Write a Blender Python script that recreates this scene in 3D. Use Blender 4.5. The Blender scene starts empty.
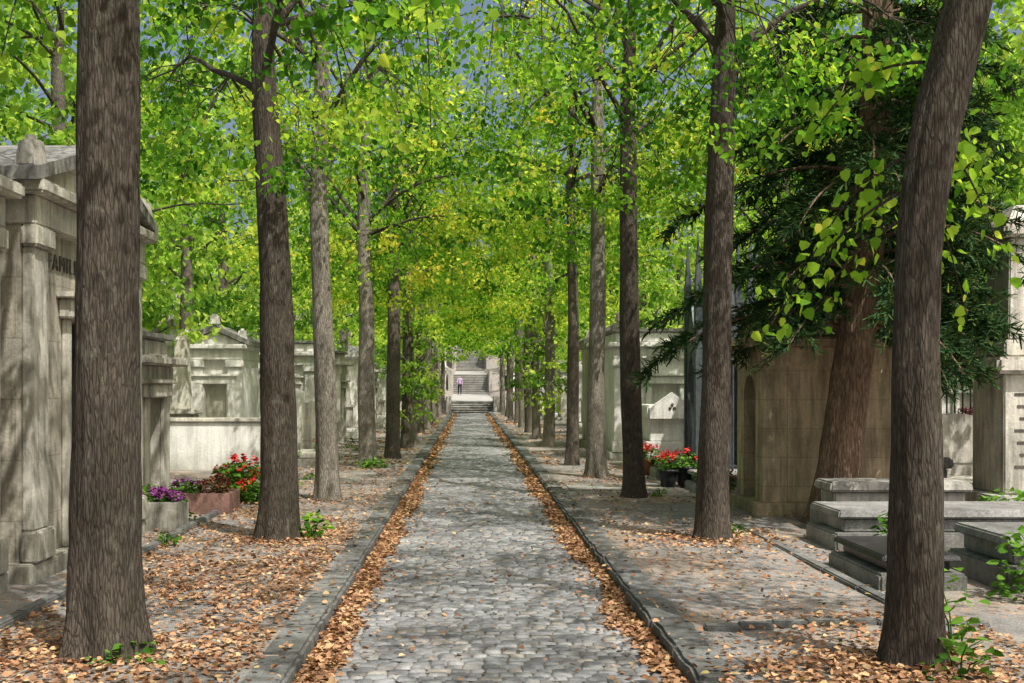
import bpy, bmesh, math, random
import numpy as np
from mathutils import Vector, noise
rad=math.radians
rng=np.random.default_rng(7); random.seed(7)
S=bpy.context.scene
col=S.collection

# ---------------------------------------------------------------- helpers
def link(o,parent=None):
    col.objects.link(o)
    if parent: o.parent=parent
    return o
def empty(name,loc=(0,0,0),rz=0):
    e=bpy.data.objects.new(name,None); e.empty_display_size=.2
    e.location=loc; e.rotation_euler=(0,0,rz); return link(e)
def npmesh(name,V,F,mats,midx=None,tint=None,smooth=False):
    V=np.asarray(V,dtype=np.float32); F=np.asarray(F,dtype=np.int32)
    me=bpy.data.meshes.new(name)
    me.vertices.add(len(V)); me.vertices.foreach_set('co',V.ravel())
    me.loops.add(F.size); me.loops.foreach_set('vertex_index',F.ravel())
    me.polygons.add(len(F)); me.polygons.foreach_set('loop_start',np.arange(0,F.size,4,dtype=np.int32))
    for m in mats: me.materials.append(m)
    if midx is not None: me.polygons.foreach_set('material_index',np.asarray(midx,dtype=np.int32))
    if tint is not None:
        a=me.attributes.new('tint','FLOAT','POINT'); a.data.foreach_set('value',np.asarray(tint,dtype=np.float32))
    me.update(calc_edges=True)
    if smooth: me.polygons.foreach_set('use_smooth',np.ones(len(F),dtype=bool))
    return me

# ---------------------------------------------------------------- materials
def newmat(name):
    m=bpy.data.materials.new(name); m.use_nodes=True; nt=m.node_tree; nt.nodes.clear()
    out=nt.nodes.new('ShaderNodeOutputMaterial'); return m,nt,out
def N(nt,t,**kw):
    n=nt.nodes.new(t)
    for k,v in kw.items(): setattr(n,k,v)
    return n
def ramp(nt,stops,fac=None):
    r=N(nt,'ShaderNodeValToRGB'); e=r.color_ramp.elements
    while len(e)<len(stops): e.new(.5)
    for el,(p,c) in zip(e,stops): el.position=p; el.color=(c[0],c[1],c[2],1)
    if fac is not None: nt.links.new(fac,r.inputs[0])
    return r
def noise_n(nt,vec,scale,detail=6,rough=.6):
    n=N(nt,'ShaderNodeTexNoise'); n.inputs['Scale'].default_value=scale; n.inputs['Detail'].default_value=detail
    n.inputs['Roughness'].default_value=rough; nt.links.new(vec,n.inputs['Vector']); return n
def mapping(nt,vec,scale):
    m=N(nt,'ShaderNodeMapping'); m.inputs['Scale'].default_value=scale; nt.links.new(vec,m.inputs['Vector']); return m.outputs[0]
def mixc(nt,f,a,b,mode='MIX'):
    m=N(nt,'ShaderNodeMix',data_type='RGBA',blend_type=mode)
    for i,v in ((0,f),(6,a),(7,b)):
        if isinstance(v,(int,float)): m.inputs[i].default_value=v
        elif isinstance(v,tuple): m.inputs[i].default_value=(*v,1)
        else: nt.links.new(v,m.inputs[i])
    return m.outputs[2]
def bump(nt,h,strength,dist=.02):
    b=N(nt,'ShaderNodeBump'); b.inputs['Strength'].default_value=strength; b.inputs['Distance'].default_value=dist
    nt.links.new(h,b.inputs['Height']); return b.outputs[0]
def princ(nt,out,colr,rough=.8,nrm=None,spec=.3,metal=0):
    p=N(nt,'ShaderNodeBsdfPrincipled')
    if isinstance(colr,tuple): p.inputs['Base Color'].default_value=(*colr,1)
    else: nt.links.new(colr,p.inputs['Base Color'])
    p.inputs['Roughness'].default_value=rough; p.inputs['Specular IOR Level'].default_value=spec; p.inputs['Metallic'].default_value=metal
    if nrm is not None: nt.links.new(nrm,p.inputs['Normal'])
    nt.links.new(p.outputs[0],out.inputs[0]); return p

def m_stone(name,base,dark,stain=.5,joints=None,speckle=0,rough=.85):
    m,nt,out=newmat(name); tc=N(nt,'ShaderNodeTexCoord'); geo=N(nt,'ShaderNodeNewGeometry'); v=geo.outputs['Position']
    n1=noise_n(nt,v,1.3,5,.65); n2=noise_n(nt,mapping(nt,v,(6,6,.7)),1.2,4,.7); n3=noise_n(nt,v,28,3,.7)
    r1=ramp(nt,[(.35,dark),(.6,base)],n1.outputs['Fac'])
    mul=ramp(nt,[(.36,(1-stain,)*3),(.58,(1,1,1))],n2.outputs['Fac'])
    c=mixc(nt,.9,r1.outputs[0],mul.outputs[0],'MULTIPLY')
    g=ramp(nt,[(.3,(.74,.74,.72)),(.7,(1.1,1.1,1.08))],n3.outputs['Fac'])
    c=mixc(nt,.7,c,g.outputs[0],'MULTIPLY')
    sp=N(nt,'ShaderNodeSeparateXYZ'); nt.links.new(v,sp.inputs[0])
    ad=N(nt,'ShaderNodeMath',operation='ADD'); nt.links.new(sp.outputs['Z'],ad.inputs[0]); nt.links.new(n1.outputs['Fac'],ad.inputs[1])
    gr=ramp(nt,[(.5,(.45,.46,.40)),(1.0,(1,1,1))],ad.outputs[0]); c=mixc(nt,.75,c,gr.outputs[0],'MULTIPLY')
    h=n3.outputs['Fac']
    if speckle:
        vo=N(nt,'ShaderNodeTexVoronoi'); vo.inputs['Scale'].default_value=90; nt.links.new(v,vo.inputs['Vector'])
        sr=ramp(nt,[(0,(1-speckle,)*3),(1,(1+speckle,)*3)],vo.outputs['Color']); c=mixc(nt,1,c,sr.outputs[0],'MULTIPLY')
    if joints:
        so=N(nt,'ShaderNodeSeparateXYZ'); nt.links.new(tc.outputs['Object'],so.inputs[0])
        a=N(nt,'ShaderNodeMath',operation='ADD'); nt.links.new(so.outputs['X'],a.inputs[0]); nt.links.new(so.outputs['Y'],a.inputs[1])
        cb=N(nt,'ShaderNodeCombineXYZ'); nt.links.new(a.outputs[0],cb.inputs[0]); nt.links.new(so.outputs['Z'],cb.inputs[1])
        br=N(nt,'ShaderNodeTexBrick'); br.inputs['Scale'].default_value=1; br.inputs['Brick Width'].default_value=joints[0]; br.inputs['Row Height'].default_value=joints[1]
        br.inputs['Mortar Size'].default_value=.005; br.inputs['Color1'].default_value=(1,1,1,1); br.inputs['Color2'].default_value=(.88,.86,.83,1); br.inputs['Mortar'].default_value=(.6,.57,.53,1)
        nt.links.new(cb.outputs[0],br.inputs['Vector']); c=mixc(nt,.8,c,br.outputs['Color'],'MULTIPLY')
    princ(nt,out,c,rough,bump(nt,h,.5,.012)); return m

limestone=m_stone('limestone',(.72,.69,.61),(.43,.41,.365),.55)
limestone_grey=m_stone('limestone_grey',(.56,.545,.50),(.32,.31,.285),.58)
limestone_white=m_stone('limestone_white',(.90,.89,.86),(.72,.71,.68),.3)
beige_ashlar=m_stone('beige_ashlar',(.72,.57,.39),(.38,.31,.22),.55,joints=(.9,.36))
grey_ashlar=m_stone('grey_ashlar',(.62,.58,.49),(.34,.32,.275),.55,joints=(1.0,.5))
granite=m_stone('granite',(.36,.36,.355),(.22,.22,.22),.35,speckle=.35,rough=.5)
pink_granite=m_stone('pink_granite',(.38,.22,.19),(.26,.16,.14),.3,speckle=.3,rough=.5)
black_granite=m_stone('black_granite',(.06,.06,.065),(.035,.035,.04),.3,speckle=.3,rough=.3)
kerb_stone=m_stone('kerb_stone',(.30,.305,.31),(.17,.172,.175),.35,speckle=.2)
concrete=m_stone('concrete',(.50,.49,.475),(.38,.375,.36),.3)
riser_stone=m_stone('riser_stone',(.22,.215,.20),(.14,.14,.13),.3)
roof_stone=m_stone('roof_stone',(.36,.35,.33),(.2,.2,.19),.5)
terracotta=m_stone('terracotta',(.40,.16,.09),(.26,.11,.07),.3)
def m_plain(name,c,rough=.6,metal=0,spec=.4):
    m,nt,out=newmat(name); geo=N(nt,'ShaderNodeNewGeometry'); n=noise_n(nt,geo.outputs['Position'],14,3)
    r=ramp(nt,[(.3,tuple(x*.6 for x in c)),(.7,tuple(min(1,x*1.25) for x in c))],n.outputs['Fac'])
    princ(nt,out,r.outputs[0],rough,bump(nt,n.outputs['Fac'],.2,.005),spec,metal); return m
iron=m_plain('painted_iron',(.03,.035,.036),.5,.3)
iron_grey=m_plain('grey_iron',(.09,.11,.12),.5,.3)
soil=m_plain('soil',(.05,.035,.025),.95)
carved=m_plain('carved_lettering',(.10,.09,.075),.9)
skin=m_plain('skin',(.50,.31,.23)); hair=m_plain('hair',(.05,.035,.025)); shirt=m_plain('lilac_shirt',(.50,.36,.58),.9); trousers=m_plain('dark_trousers',(.02,.022,.035),.9); shoe=m_plain('shoes',(.03,.03,.03)); bagm=m_plain('bag_cloth',(.25,.05,.05))

def m_bark(name,lo,hi,sc=1,lich=.0):
    m,nt,out=newmat(name); tc=N(nt,'ShaderNodeTexCoord'); v=tc.outputs['Object']
    nz=noise_n(nt,v,5,2)
    wv=mixc(nt,.9,mapping(nt,v,(52*sc,52*sc,7*sc)),nz.outputs['Color'],'ADD')
    vo=N(nt,'ShaderNodeTexVoronoi',feature='DISTANCE_TO_EDGE'); vo.inputs['Scale'].default_value=1; vo.inputs['Randomness'].default_value=1; nt.links.new(wv,vo.inputs['Vector'])
    cr=ramp(nt,[(0,(.38,.36,.34)),(.2,(1,1,1))],vo.outputs['Distance'])
    n2=noise_n(nt,mapping(nt,v,(80*sc,80*sc,16*sc)),1,4,.7); big=noise_n(nt,mapping(nt,v,(3.5,3.5,1.4)),1,4)
    r=ramp(nt,[(.25,lo),(.75,hi)],n2.outputs['Fac'])
    c=mixc(nt,.75,r.outputs[0],cr.outputs[0],'MULTIPLY')
    bg=ramp(nt,[(.35,(.65,.66,.61)),(.65,(1.22,1.21,1.2))],big.outputs['Fac']); c=mixc(nt,.9,c,bg.outputs[0],'MULTIPLY')
    if lich:
        ln=noise_n(nt,mapping(nt,v,(9,9,5)),1,5,.7); lm_=ramp(nt,[(.58,(0,0,0)),(.68,(lich,)*3)],ln.outputs['Fac'])
        c=mixc(nt,lm_.outputs[0],c,(.24,.25,.19))
    add=N(nt,'ShaderNodeMath',operation='MULTIPLY_ADD'); nt.links.new(cr.outputs[0],add.inputs[0]); add.inputs[1].default_value=.8; nt.links.new(n2.outputs['Fac'],add.inputs[2])
    princ(nt,out,c,.9,bump(nt,add.outputs[0],.8,.015),.2); return m
bark_dark=m_bark('bark_dark',(.043,.036,.030),(.15,.126,.104),1,.35)
bark_mid=m_bark('bark_brown',(.08,.069,.058),(.25,.218,.185),1,.4)
bark_grey=m_bark('bark_grey',(.15,.135,.115),(.42,.385,.335),1,.4)
bark_red=m_bark('bark_conifer',(.11,.07,.05),(.38,.26,.19),.6)

def m_leaf(name,stops,trans=.5):
    m,nt,out=newmat(name); a=N(nt,'ShaderNodeAttribute'); a.attribute_name='tint'
    oi=N(nt,'ShaderNodeObjectInfo'); ma=N(nt,'ShaderNodeMath',operation='MULTIPLY_ADD'); nt.links.new(oi.outputs['Random'],ma.inputs[0]); ma.inputs[1].default_value=.3
    sb=N(nt,'ShaderNodeMath',operation='SUBTRACT'); nt.links.new(a.outputs['Fac'],sb.inputs[0]); sb.inputs[1].default_value=.15; nt.links.new(sb.outputs[0],ma.inputs[2])
    r=ramp(nt,stops,ma.outputs[0])
    p=N(nt,'ShaderNodeBsdfDiffuse'); nt.links.new(r.outputs[0],p.inputs[0])
    t=N(nt,'ShaderNodeBsdfTranslucent'); tcol=mixc(nt,1,r.outputs[0],(1.3,1.35,.75),'MULTIPLY'); nt.links.new(tcol,t.inputs[0])
    mx=N(nt,'ShaderNodeMixShader'); mx.inputs[0].default_value=trans; nt.links.new(p.outputs[0],mx.inputs[1]); nt.links.new(t.outputs[0],mx.inputs[2]); nt.links.new(mx.outputs[0],out.inputs[0]); return m
leaf=m_leaf('linden_leaves',[(0,(.045,.13,.02)),(.3,(.13,.31,.035)),(.7,(.36,.55,.065)),(.95,(.70,.72,.12)),(1,(.70,.58,.09))],.6)
leaf_bg=m_leaf('background_leaves',[(0,(.07,.17,.03)),(.5,(.28,.47,.075)),(1,(.64,.74,.16))],.6)
needles=m_leaf('conifer_needles',[(0,(.015,.04,.022)),(.6,(.04,.09,.035)),(1,(.10,.14,.04))],.12)
dead=m_leaf('fallen_leaves',[(0,(.14,.07,.042)),(.4,(.36,.195,.11)),(.75,(.54,.32,.185)),(.95,(.66,.48,.27)),(1,(.35,.35,.07))],.1)
plantleaf=m_leaf('plant_leaves',[(0,(.05,.13,.02)),(1,(.17,.34,.05))],.3)
heather=m_leaf('heather_foliage',[(0,(.12,.05,.03)),(1,(.25,.17,.08))],.2)
def m_flat(name,c):
    m,nt,out=newmat(name); a=N(nt,'ShaderNodeAttribute'); a.attribute_name='tint'
    r=ramp(nt,[(0,tuple(x*.6 for x in c)),(1,c)],a.outputs['Fac']); princ(nt,out,r.outputs[0],.6); return m
red=m_flat('red_petals',(.75,.03,.03)); purple=m_flat('purple_petals',(.42,.07,.42)); pink=m_flat('pink_petals',(.7,.2,.3)); rust=m_flat('heather_rust',(.25,.09,.05))

gm,nt,out=newmat('ground_earth_litter'); geo=N(nt,'ShaderNodeNewGeometry'); v=geo.outputs['Position']
big=noise_n(nt,v,.55,5,.6); mid=noise_n(nt,v,3,4,.65); fine=noise_n(nt,v,60,3,.7)
asph=ramp(nt,[(.3,(.18,.177,.172)),(.7,(.39,.38,.365))],fine.outputs['Fac']); earth=ramp(nt,[(.3,(.22,.185,.155)),(.7,(.42,.365,.305))],fine.outputs['Fac'])
f1=ramp(nt,[(.46,(0,0,0)),(.6,(1,1,1))],big.outputs['Fac']); c=mixc(nt,f1.outputs[0],asph.outputs[0],earth.outputs[0])
md=ramp(nt,[(.35,(.68,.68,.68)),(.65,(1.1,1.1,1.1))],mid.outputs['Fac']); c=mixc(nt,1,c,md.outputs[0],'MULTIPLY')
vo=N(nt,'ShaderNodeTexVoronoi'); vo.inputs['Scale'].default_value=26; nt.links.new(v,vo.inputs['Vector'])
sx=N(nt,'ShaderNodeSeparateColor'); nt.links.new(vo.outputs['Color'],sx.inputs[0])
lc=ramp(nt,[(0,(.20,.12,.085)),(.5,(.36,.23,.16)),(1,(.50,.35,.23))],sx.outputs[0])
ms=N(nt,'ShaderNodeMath',operation='MULTIPLY'); nt.links.new(mid.outputs['Fac'],ms.inputs[0]); nt.links.new(sx.outputs[1],ms.inputs[1])
lf=ramp(nt,[(.42,(0,0,0)),(.46,(1,1,1))],ms.outputs[0]); c=mixc(nt,lf.outputs[0],c,lc.outputs[0])
princ(nt,out,c,.95,bump(nt,fine.outputs['Fac'],.6,.02),.15)
jm,nt,out=newmat('road_joint_sand'); geo=N(nt,'ShaderNodeNewGeometry'); f=noise_n(nt,geo.outputs['Position'],40,4)
r=ramp(nt,[(.3,(.09,.082,.072)),(.7,(.22,.20,.17))],f.outputs['Fac']); princ(nt,out,r.outputs[0],.95,bump(nt,f.outputs['Fac'],.6,.01),.1)
cm,nt,out=newmat('cobblestone'); a=N(nt,'ShaderNodeAttribute'); a.attribute_name='tint'; geo=N(nt,'ShaderNodeNewGeometry'); v=geo.outputs['Position']
r=ramp(nt,[(0,(.18,.185,.20)),(.45,(.265,.275,.29)),(.8,(.35,.355,.365)),(1,(.37,.345,.31))],a.outputs['Fac'])
n1=noise_n(nt,v,45,4,.7); n2=noise_n(nt,v,1.1,5); n4=noise_n(nt,v,6,4); g=ramp(nt,[(.3,(.66,.66,.66)),(.7,(1.15,1.15,1.15))],n1.outputs['Fac']); g2=ramp(nt,[(.35,(.70,.69,.68)),(.65,(1.15,1.14,1.12))],n2.outputs['Fac'])
c=mixc(nt,1,mixc(nt,1,r.outputs[0],g.outputs[0],'MULTIPLY'),g2.outputs[0],'MULTIPLY')
ds=ramp(nt,[(.55,(0,0,0)),(.72,(.55,.55,.55))],n4.outputs['Fac']); c=mixc(nt,ds.outputs[0],c,(.26,.22,.18))
princ(nt,out,c,.6,bump(nt,n1.outputs['Fac'],.6,.008),.35)

# ---------------------------------------------------------------- solids
def bm_obj(name,bm,mat,parent=None,smooth=False):
    me=bpy.data.meshes.new(name); bm.normal_update(); bm.to_mesh(me); bm.free(); me.materials.append(mat)
    if smooth:
        for p in me.polygons: p.use_smooth=True
    return link(bpy.data.objects.new(name,me),parent)
def box(parent,name,x0,x1,y0,y1,z0,z1,mat,bev=.012,taper=0):
    bm=bmesh.new(); vs=[]
    for z,t in ((z0,0),(z1,taper)):
        for x,y in ((x0+t,y0+t),(x1-t,y0+t),(x1-t,y1-t),(x0+t,y1-t)): vs.append(bm.verts.new((x,y,z)))
    for f in ((3,2,1,0),(4,5,6,7),(0,1,5,4),(1,2,6,5),(2,3,7,6),(3,0,4,7)): bm.faces.new([vs[i] for i in f])
    if bev: bmesh.ops.bevel(bm,geom=bm.edges[:],offset=min(bev,(x1-x0)*.2,(y1-y0)*.2,(z1-z0)*.2),segments=2,affect='EDGES')
    return bm_obj(name,bm,mat,parent)
def poly(parent,name,pts,y0,y1,mat):
    bm=bmesh.new(); a=[bm.verts.new((x,y0,z)) for x,z in pts]; b=[bm.verts.new((x,y1,z)) for x,z in pts]
    bm.faces.new(a); bm.faces.new(b[::-1]); n=len(pts)
    for i in range(n): bm.faces.new((a[(i+1)%n],a[i],b[i],b[(i+1)%n]))
    bmesh.ops.recalc_face_normals(bm,faces=bm.faces[:]); return bm_obj(name,bm,mat,parent)
def lathe(parent,name,prof,cx,cy,mat,seg=16,smooth=True):
    bm=bmesh.new(); rings=[]
    for r,z in prof: rings.append([bm.verts.new((cx+r*math.cos(2*math.pi*i/seg),cy+r*math.sin(2*math.pi*i/seg),z)) for i in range(seg)])
    for a,b in zip(rings,rings[1:]):
        for i in range(seg): bm.faces.new((a[i],a[(i+1)%seg],b[(i+1)%seg],b[i]))
    bm.faces.new(rings[0][::-1]); bm.faces.new(rings[-1]); return bm_obj(name,bm,mat,parent,smooth)

def opening(W,H,dw,dh,arch):
    pts=[(-W/2,0),(-dw/2,0)]
    if arch:
        for i in range(0,13):
            t=math.pi-math.pi*i/12; pts.append((dw/2*math.cos(t),dh-dw/2+dw/2*math.sin(t)))
    else: pts+=[(-dw/2,dh),(dw/2,dh)]
    pts+=[(dw/2,0),(W/2,0),(W/2,H),(-W/2,H)]; return pts
def mausoleum(name,loc,rz,W,D,H,mat,roof='gable',arch=False,dw=.8,dh=2.0,pil=True,text=None,cross=False,rise=.55,z=.1,trim=None,door=None):
    trim=trim or mat; blind=door is not None; door=door or iron
    e=empty(name,(loc[0],loc[1],z),rz)
    box(e,'plinth',-W/2-.1,W/2+.1,-.12,D+.1,-.3,.16,trim,.015)
    f=poly(e,'front_wall',[(x,zz+.162) for x,zz in opening(W,H-.162,dw,dh,arch)],0,.3,mat)
    box(e,'body',-W/2+.002,W/2-.002,.302,D,.162,H-.002,mat,.01)
    box(e,'door_leaf',-dw/2+.002,dw/2-.002,.1 if blind else .2,.14 if blind else .24,.163,dh+.16,door,.004)
    if not blind:
        for k in (-1,0,1): box(e,'door_rail',-dw/2+.05,dw/2-.05,.18,.199,.35+(k+1)*(dh-.5)/2,.39+(k+1)*(dh-.5)/2,door,.003)
        for k in range(5):
            x=-dw/2+.08+k*(dw-.16)/4; box(e,'door_bar',x-.012,x+.012,.17,.179,.2,dh-.1,door,.003)
    if not arch:
        box(e,'door_jamb',-dw/2-.14,-dw/2-.003,-.05,-.002,.163,dh+.16,trim,.01); box(e,'door_jamb',dw/2+.003,dw/2+.14,-.05,-.002,.163,dh+.16,trim,.01)
        box(e,'door_lintel',-dw/2-.22,dw/2+.22,-.11,-.003,dh+.165,dh+.34,trim,.015)
        box(e,'door_cornice',-dw/2-.28,dw/2+.28,-.16,-.003,dh+.343,dh+.40,trim,.01)
    if pil:
        for s in (-1,1):
            x=s*(W/2-.17); box(e,'pilaster',x-.17,x+.17,-.1,-.003,.42,H-.3,trim,.012)
            box(e,'pilaster_base',x-.21,x+.21,-.15,-.004,.163,.417,trim,.015); box(e,'pilaster_capital',x-.21,x+.21,-.15,-.004,H-.297,H-.12,trim,.02)
    box(e,'architrave',-W/2-.02,W/2+.02,-.13 if pil else -.04,D+.02,H-.117,H+.12,trim,.01)
    box(e,'cornice',-W/2-.14,W/2+.14,-.24,D+.12,H+.123,H+.24,trim,.025)
    t=H+.243
    if roof=='gable':
        poly(e,'pediment',[(-W/2-.06,t),(W/2+.06,t),(0,t+rise)],-.12,D+.06,mat)
        for s in (-1,1):
            poly(e,'roof_slab',[(s*(W/2+.2),t-.03),(s*(W/2+.2),t+.08),(s*.001,t+rise+.16),(s*.001,t+rise+.02)],-.22,D+.12,roof_stone)
        box(e,'ridge_ornament',-.12,.12,-.2,.02,t+rise+.13,t+rise+.4,trim,.04,.03)
        for s in (-1,1): box(e,'corner_ornament',s*(W/2+.02)-.12,s*(W/2+.02)+.12,-.21,.03,t+.06,t+.36,trim,.05,.04)
    else:
        box(e,'attic',-W/2+.05,W/2-.05,.02,D-.05,t,t+.22,mat,.02); box(e,'roof_cap',-W/2-.03,W/2+.03,-.06,D,t+.223,t+.30,roof_stone,.02)
    if cross:
        zt=t+(rise+.38 if roof=='gable' else .3)
        box(e,'cross_post',-.05,.05,-.14,-.05,zt,zt+.6,trim,.01); box(e,'cross_arm',-.2,.2,-.143,-.047,zt+.34,zt+.43,trim,.01)
    if text:
        cu=bpy.data.curves.new('inscription','FONT'); cu.body=text; cu.size=.2; cu.extrude=.006; cu.align_x='CENTER'; cu.materials.append(carved); cu.space_character=1.25
        o=bpy.data.objects.new('inscription',cu); link(o,e); o.location=(0,-.012,H-.42); o.rotation_euler=(rad(90),0,0)
    return e
def stele(name,loc,rz,W,H,D,mat,top='round',slab=1.8,z=.1):
    e=empty(name,(loc[0],loc[1],z),rz)
    box(e,'base',-W/2-.12,W/2+.12,-.1,D+.1,-.2,.2,mat,.015)
    pts=[(-W/2,.203),(W/2,.203),(W/2,H-.25)]
    if top=='round': pts+=[(W/2*math.cos(math.pi*i/12),H-.25+.25*math.sin(math.pi*i/12)) for i in range(1,12)]
    elif top=='point': pts+=[(0,H)]
    else: pts+=[(W/2,H),(-W/2,H)]
    pts+=[(-W/2,H-.25)]; poly(e,'headstone',pts,0,D,mat)
    box(e,'panel',-W/2+.1,W/2-.1,-.02,-.002,.45,H-.4,mat,.008)
    if slab:
        box(e,'grave_kerb',-W/2-.1,W/2+.1,-slab,-.103,-.2,.16,mat,.015); box(e,'grave_slab',-W/2,W/2,-slab+.1,-.15,.163,.27,mat,.02)
    return e
def obelisk(name,loc,H,w,mat,z=.1):
    e=empty(name,(loc[0],loc[1],z))
    box(e,'plinth',-w*1.1,w*1.1,-w*1.1,w*1.1,-.2,.25,mat,.02); box(e,'pedestal',-w*.8,w*.8,-w*.8,w*.8,.252,H*.38,mat,.015)
    box(e,'pedestal_cornice',-w,w,-w,w,H*.38+.002,H*.38+.1,mat,.02); box(e,'shaft',-w*.5,w*.5,-w*.5,w*.5,H*.38+.102,H*.93,mat,.01,w*.16)
    box(e,'pyramidion',-w*.34,w*.34,-w*.34,w*.34,H*.93+.001,H,mat,.003,w*.3); return e
def chest_tomb(name,x0,x1,y0,y1,h,mat,mat2=None,z=.1):
    e=empty(name,((x0+x1)/2,(y0+y1)/2,z)); a=(x1-x0)/2; b=(y1-y0)/2; mat2=mat2 or mat
    box(e,'footing',-a,a,-b,b,-.2,h*.45,mat,.02); box(e,'chest',-a+.1,a-.1,-b+.1,b-.1,h*.45+.003,h*.8,mat2,.015); box(e,'lid',-a+.03,a-.03,-b+.03,b-.03,h*.8+.003,h,mat2,.025,.02); return e

# ---------------------------------------------------------------- leaves
LT=np.array([(0,0,0),(.42,.22,.10),(.36,.68,.08),(0,1.08,-.06),(-.36,.68,.08),(-.42,.22,.10)],dtype=np.float32)
LF=np.array([(0,1,2,3),(0,3,4,5)],dtype=np.int32)
def leaves(P,size,droop=.6,tilt=.6,tint=None,T=LT,TF=LF,dirs=None,r=rng):
    n=len(P); a=r.uniform(0,2*np.pi,n)
    d=np.stack([np.cos(a),np.sin(a),-droop*r.uniform(0,1.6,n)],1) if dirs is None else dirs
    d/=np.linalg.norm(d,axis=1,keepdims=True)
    u=np.stack([r.normal(0,tilt,n),r.normal(0,tilt,n),np.ones(n)],1)
    s=np.cross(d,u); s/=np.linalg.norm(s,axis=1,keepdims=True)+1e-9; u=np.cross(s,d)
    sz=np.broadcast_to(size,n)*r.uniform(.6,1.25,n)
    V=P[:,None,:]+sz[:,None,None]*(T[None,:,0:1]*s[:,None,:]+T[None,:,1:2]*d[:,None,:]+T[None,:,2:3]*u[:,None,:])
    F=(np.arange(n)*len(T))[:,None,None]+TF[None]
    t=np.repeat(tint if tint is not None else r.uniform(0,1,n),len(T))
    return V.reshape(-1,3),F.reshape(-1,4),t
def tube(pts,radii,seg=6):
    pts=np.asarray(pts,float); n=len(pts); tan=np.gradient(pts,axis=0); tan/=np.linalg.norm(tan,axis=1,keepdims=True)+1e-9
    ref=np.where(np.abs(tan[:,2:3])>.9,np.array([[1.,0,0]]),np.array([[0,0,1.]])); ref=np.broadcast_to(ref[n//2],(n,3))
    s=np.cross(tan,ref); s/=np.linalg.norm(s,axis=1,keepdims=True)+1e-9; u=np.cross(s,tan)
    a=np.arange(seg)*2*np.pi/seg; R=np.asarray(radii)[:,None,None]
    V=pts[:,None,:]+R*(np.cos(a)[None,:,None]*s[:,None,:]+np.sin(a)[None,:,None]*u[:,None,:])
    i=np.arange(n-1)[:,None]*seg; j=np.arange(seg)[None,:]; k=(j+1)%seg
    F=np.stack([i+j,i+k,i+seg+k,i+seg+j],-1).reshape(-1,4); return V.reshape(-1,3),F
class Acc:
    def __init__(s): s.V=[];s.F=[];s.M=[];s.T=[];s.n=0
    def add(s,V,F,m,t=None):
        s.V.append(V); s.F.append(F+s.n); s.M.append(np.full(len(F),m)); s.T.append(t if t is not None else np.zeros(len(V))); s.n+=len(V)
    def mesh(s,name,mats,smooth=False): return npmesh(name,np.concatenate(s.V),np.concatenate(s.F),mats,np.concatenate(s.M),np.concatenate(s.T),smooth)

def make_crown(name,seed,R,H,ncl,nl,size,lm,bm_,clr=.5,nlimb=11,zp=1.2,low=6):
    r=np.random.default_rng(seed); A=Acc(); limbs=[]
    for i in range(nlimb):
        z0=r.uniform(-.1,H*.55); a=i*2.4+r.uniform(-.4,.4); L=R*r.uniform(.7,1.05)*(1-.45*z0/H)
        rise=r.uniform(.1,.8)*L; t=np.linspace(0,1,9)
        wob=r.normal(0,.07,(9,3)).cumsum(0)*t[:,None]
        p=np.stack([np.cos(a)*L*t,np.sin(a)*L*t,z0+rise*np.sin(t*1.9)],1)+wob
        limbs.append(p); A.add(*tube(p,np.linspace(.045,.008,9),5),1)
    LP=np.concatenate([l[2:] for l in limbs])
    z=H*(r.uniform(0,1,ncl)**zp)
    prof=np.interp(z/H,[0,.12,.4,.75,1],[.8,1,1,.72,.25]); rr=R*prof*np.sqrt(r.uniform(.03,1,ncl)); a=r.uniform(0,2*np.pi,ncl)
    rr*=1+.18*np.sin(3*a+seed)+.12*np.sin(5*a+z)
    C=np.stack([rr*np.cos(a),rr*np.sin(a),z-.25*(rr/R)**2],1)
    C[: ncl//low,2]=-r.uniform(.0,1.0,ncl//low)
    for c in C:
        d=np.linalg.norm(LP-c,axis=1); q=LP[d.argmin()]
        if d.min()<1.6:
            m=(q+c)/2+np.array([0,0,.12]); A.add(*tube([q,m,c,c+np.array([0,0,-.15])+.2*(c-q)/(d.min()+.01)],[.012,.008,.006,.003],3),1)
    ct=r.uniform(.0,.9,ncl)
    idx=np.repeat(np.arange(ncl),nl)
    g=r.normal(0,1,(len(idx),3)); g/=np.linalg.norm(g,axis=1,keepdims=True); g*=(r.uniform(0,1,(len(idx),1))**.5)
    sc=r.uniform(.55,1.5,ncl)[idx][:,None]
    P=C[idx]+g*np.array([clr,clr,clr*.5])*sc
    P[:,2]-=.15*(np.linalg.norm(g[:,:2],axis=1))**2
    t=np.clip(ct[idx]+r.normal(0,.13,len(idx)),0,.92); yl=r.uniform(0,1,len(idx))<.02; t[yl]=r.uniform(.85,1,yl.sum())
    V,F,T=leaves(P,size,1.1,.8,t,r=r); A.add(V,F,0,T)
    return A.mesh(name,[lm,bm_])
crowns_near=[make_crown('linden_crown_near_%d'%i,91+i,2.8,3.4,98,76,.068,leaf,bark_dark,.46,9,1.2,6) for i in range(3)]
crowns=[make_crown('linden_crown_%d'%i,11+i,2.8,6.0,142,64,.08,leaf,bark_dark,.48,zp=1.4) for i in range(4)]
crowns_far=[make_crown('linden_crown_far_%d'%i,31+i,2.7,5.5,84,40,.13,leaf,bark_dark,.58,7,1.5) for i in range(3)]
crowns_bg=[make_crown('background_crown_%d'%i,51+i,3.2,8.0,112,52,.14,leaf_bg,bark_dark,.62,8) for i in range(3)]
shoots=[make_crown('shoot_crown_%d'%i,71+i,.6,2.6,36,28,.10,leaf_bg,bark_grey,.28,5) for i in range(2)]

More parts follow.
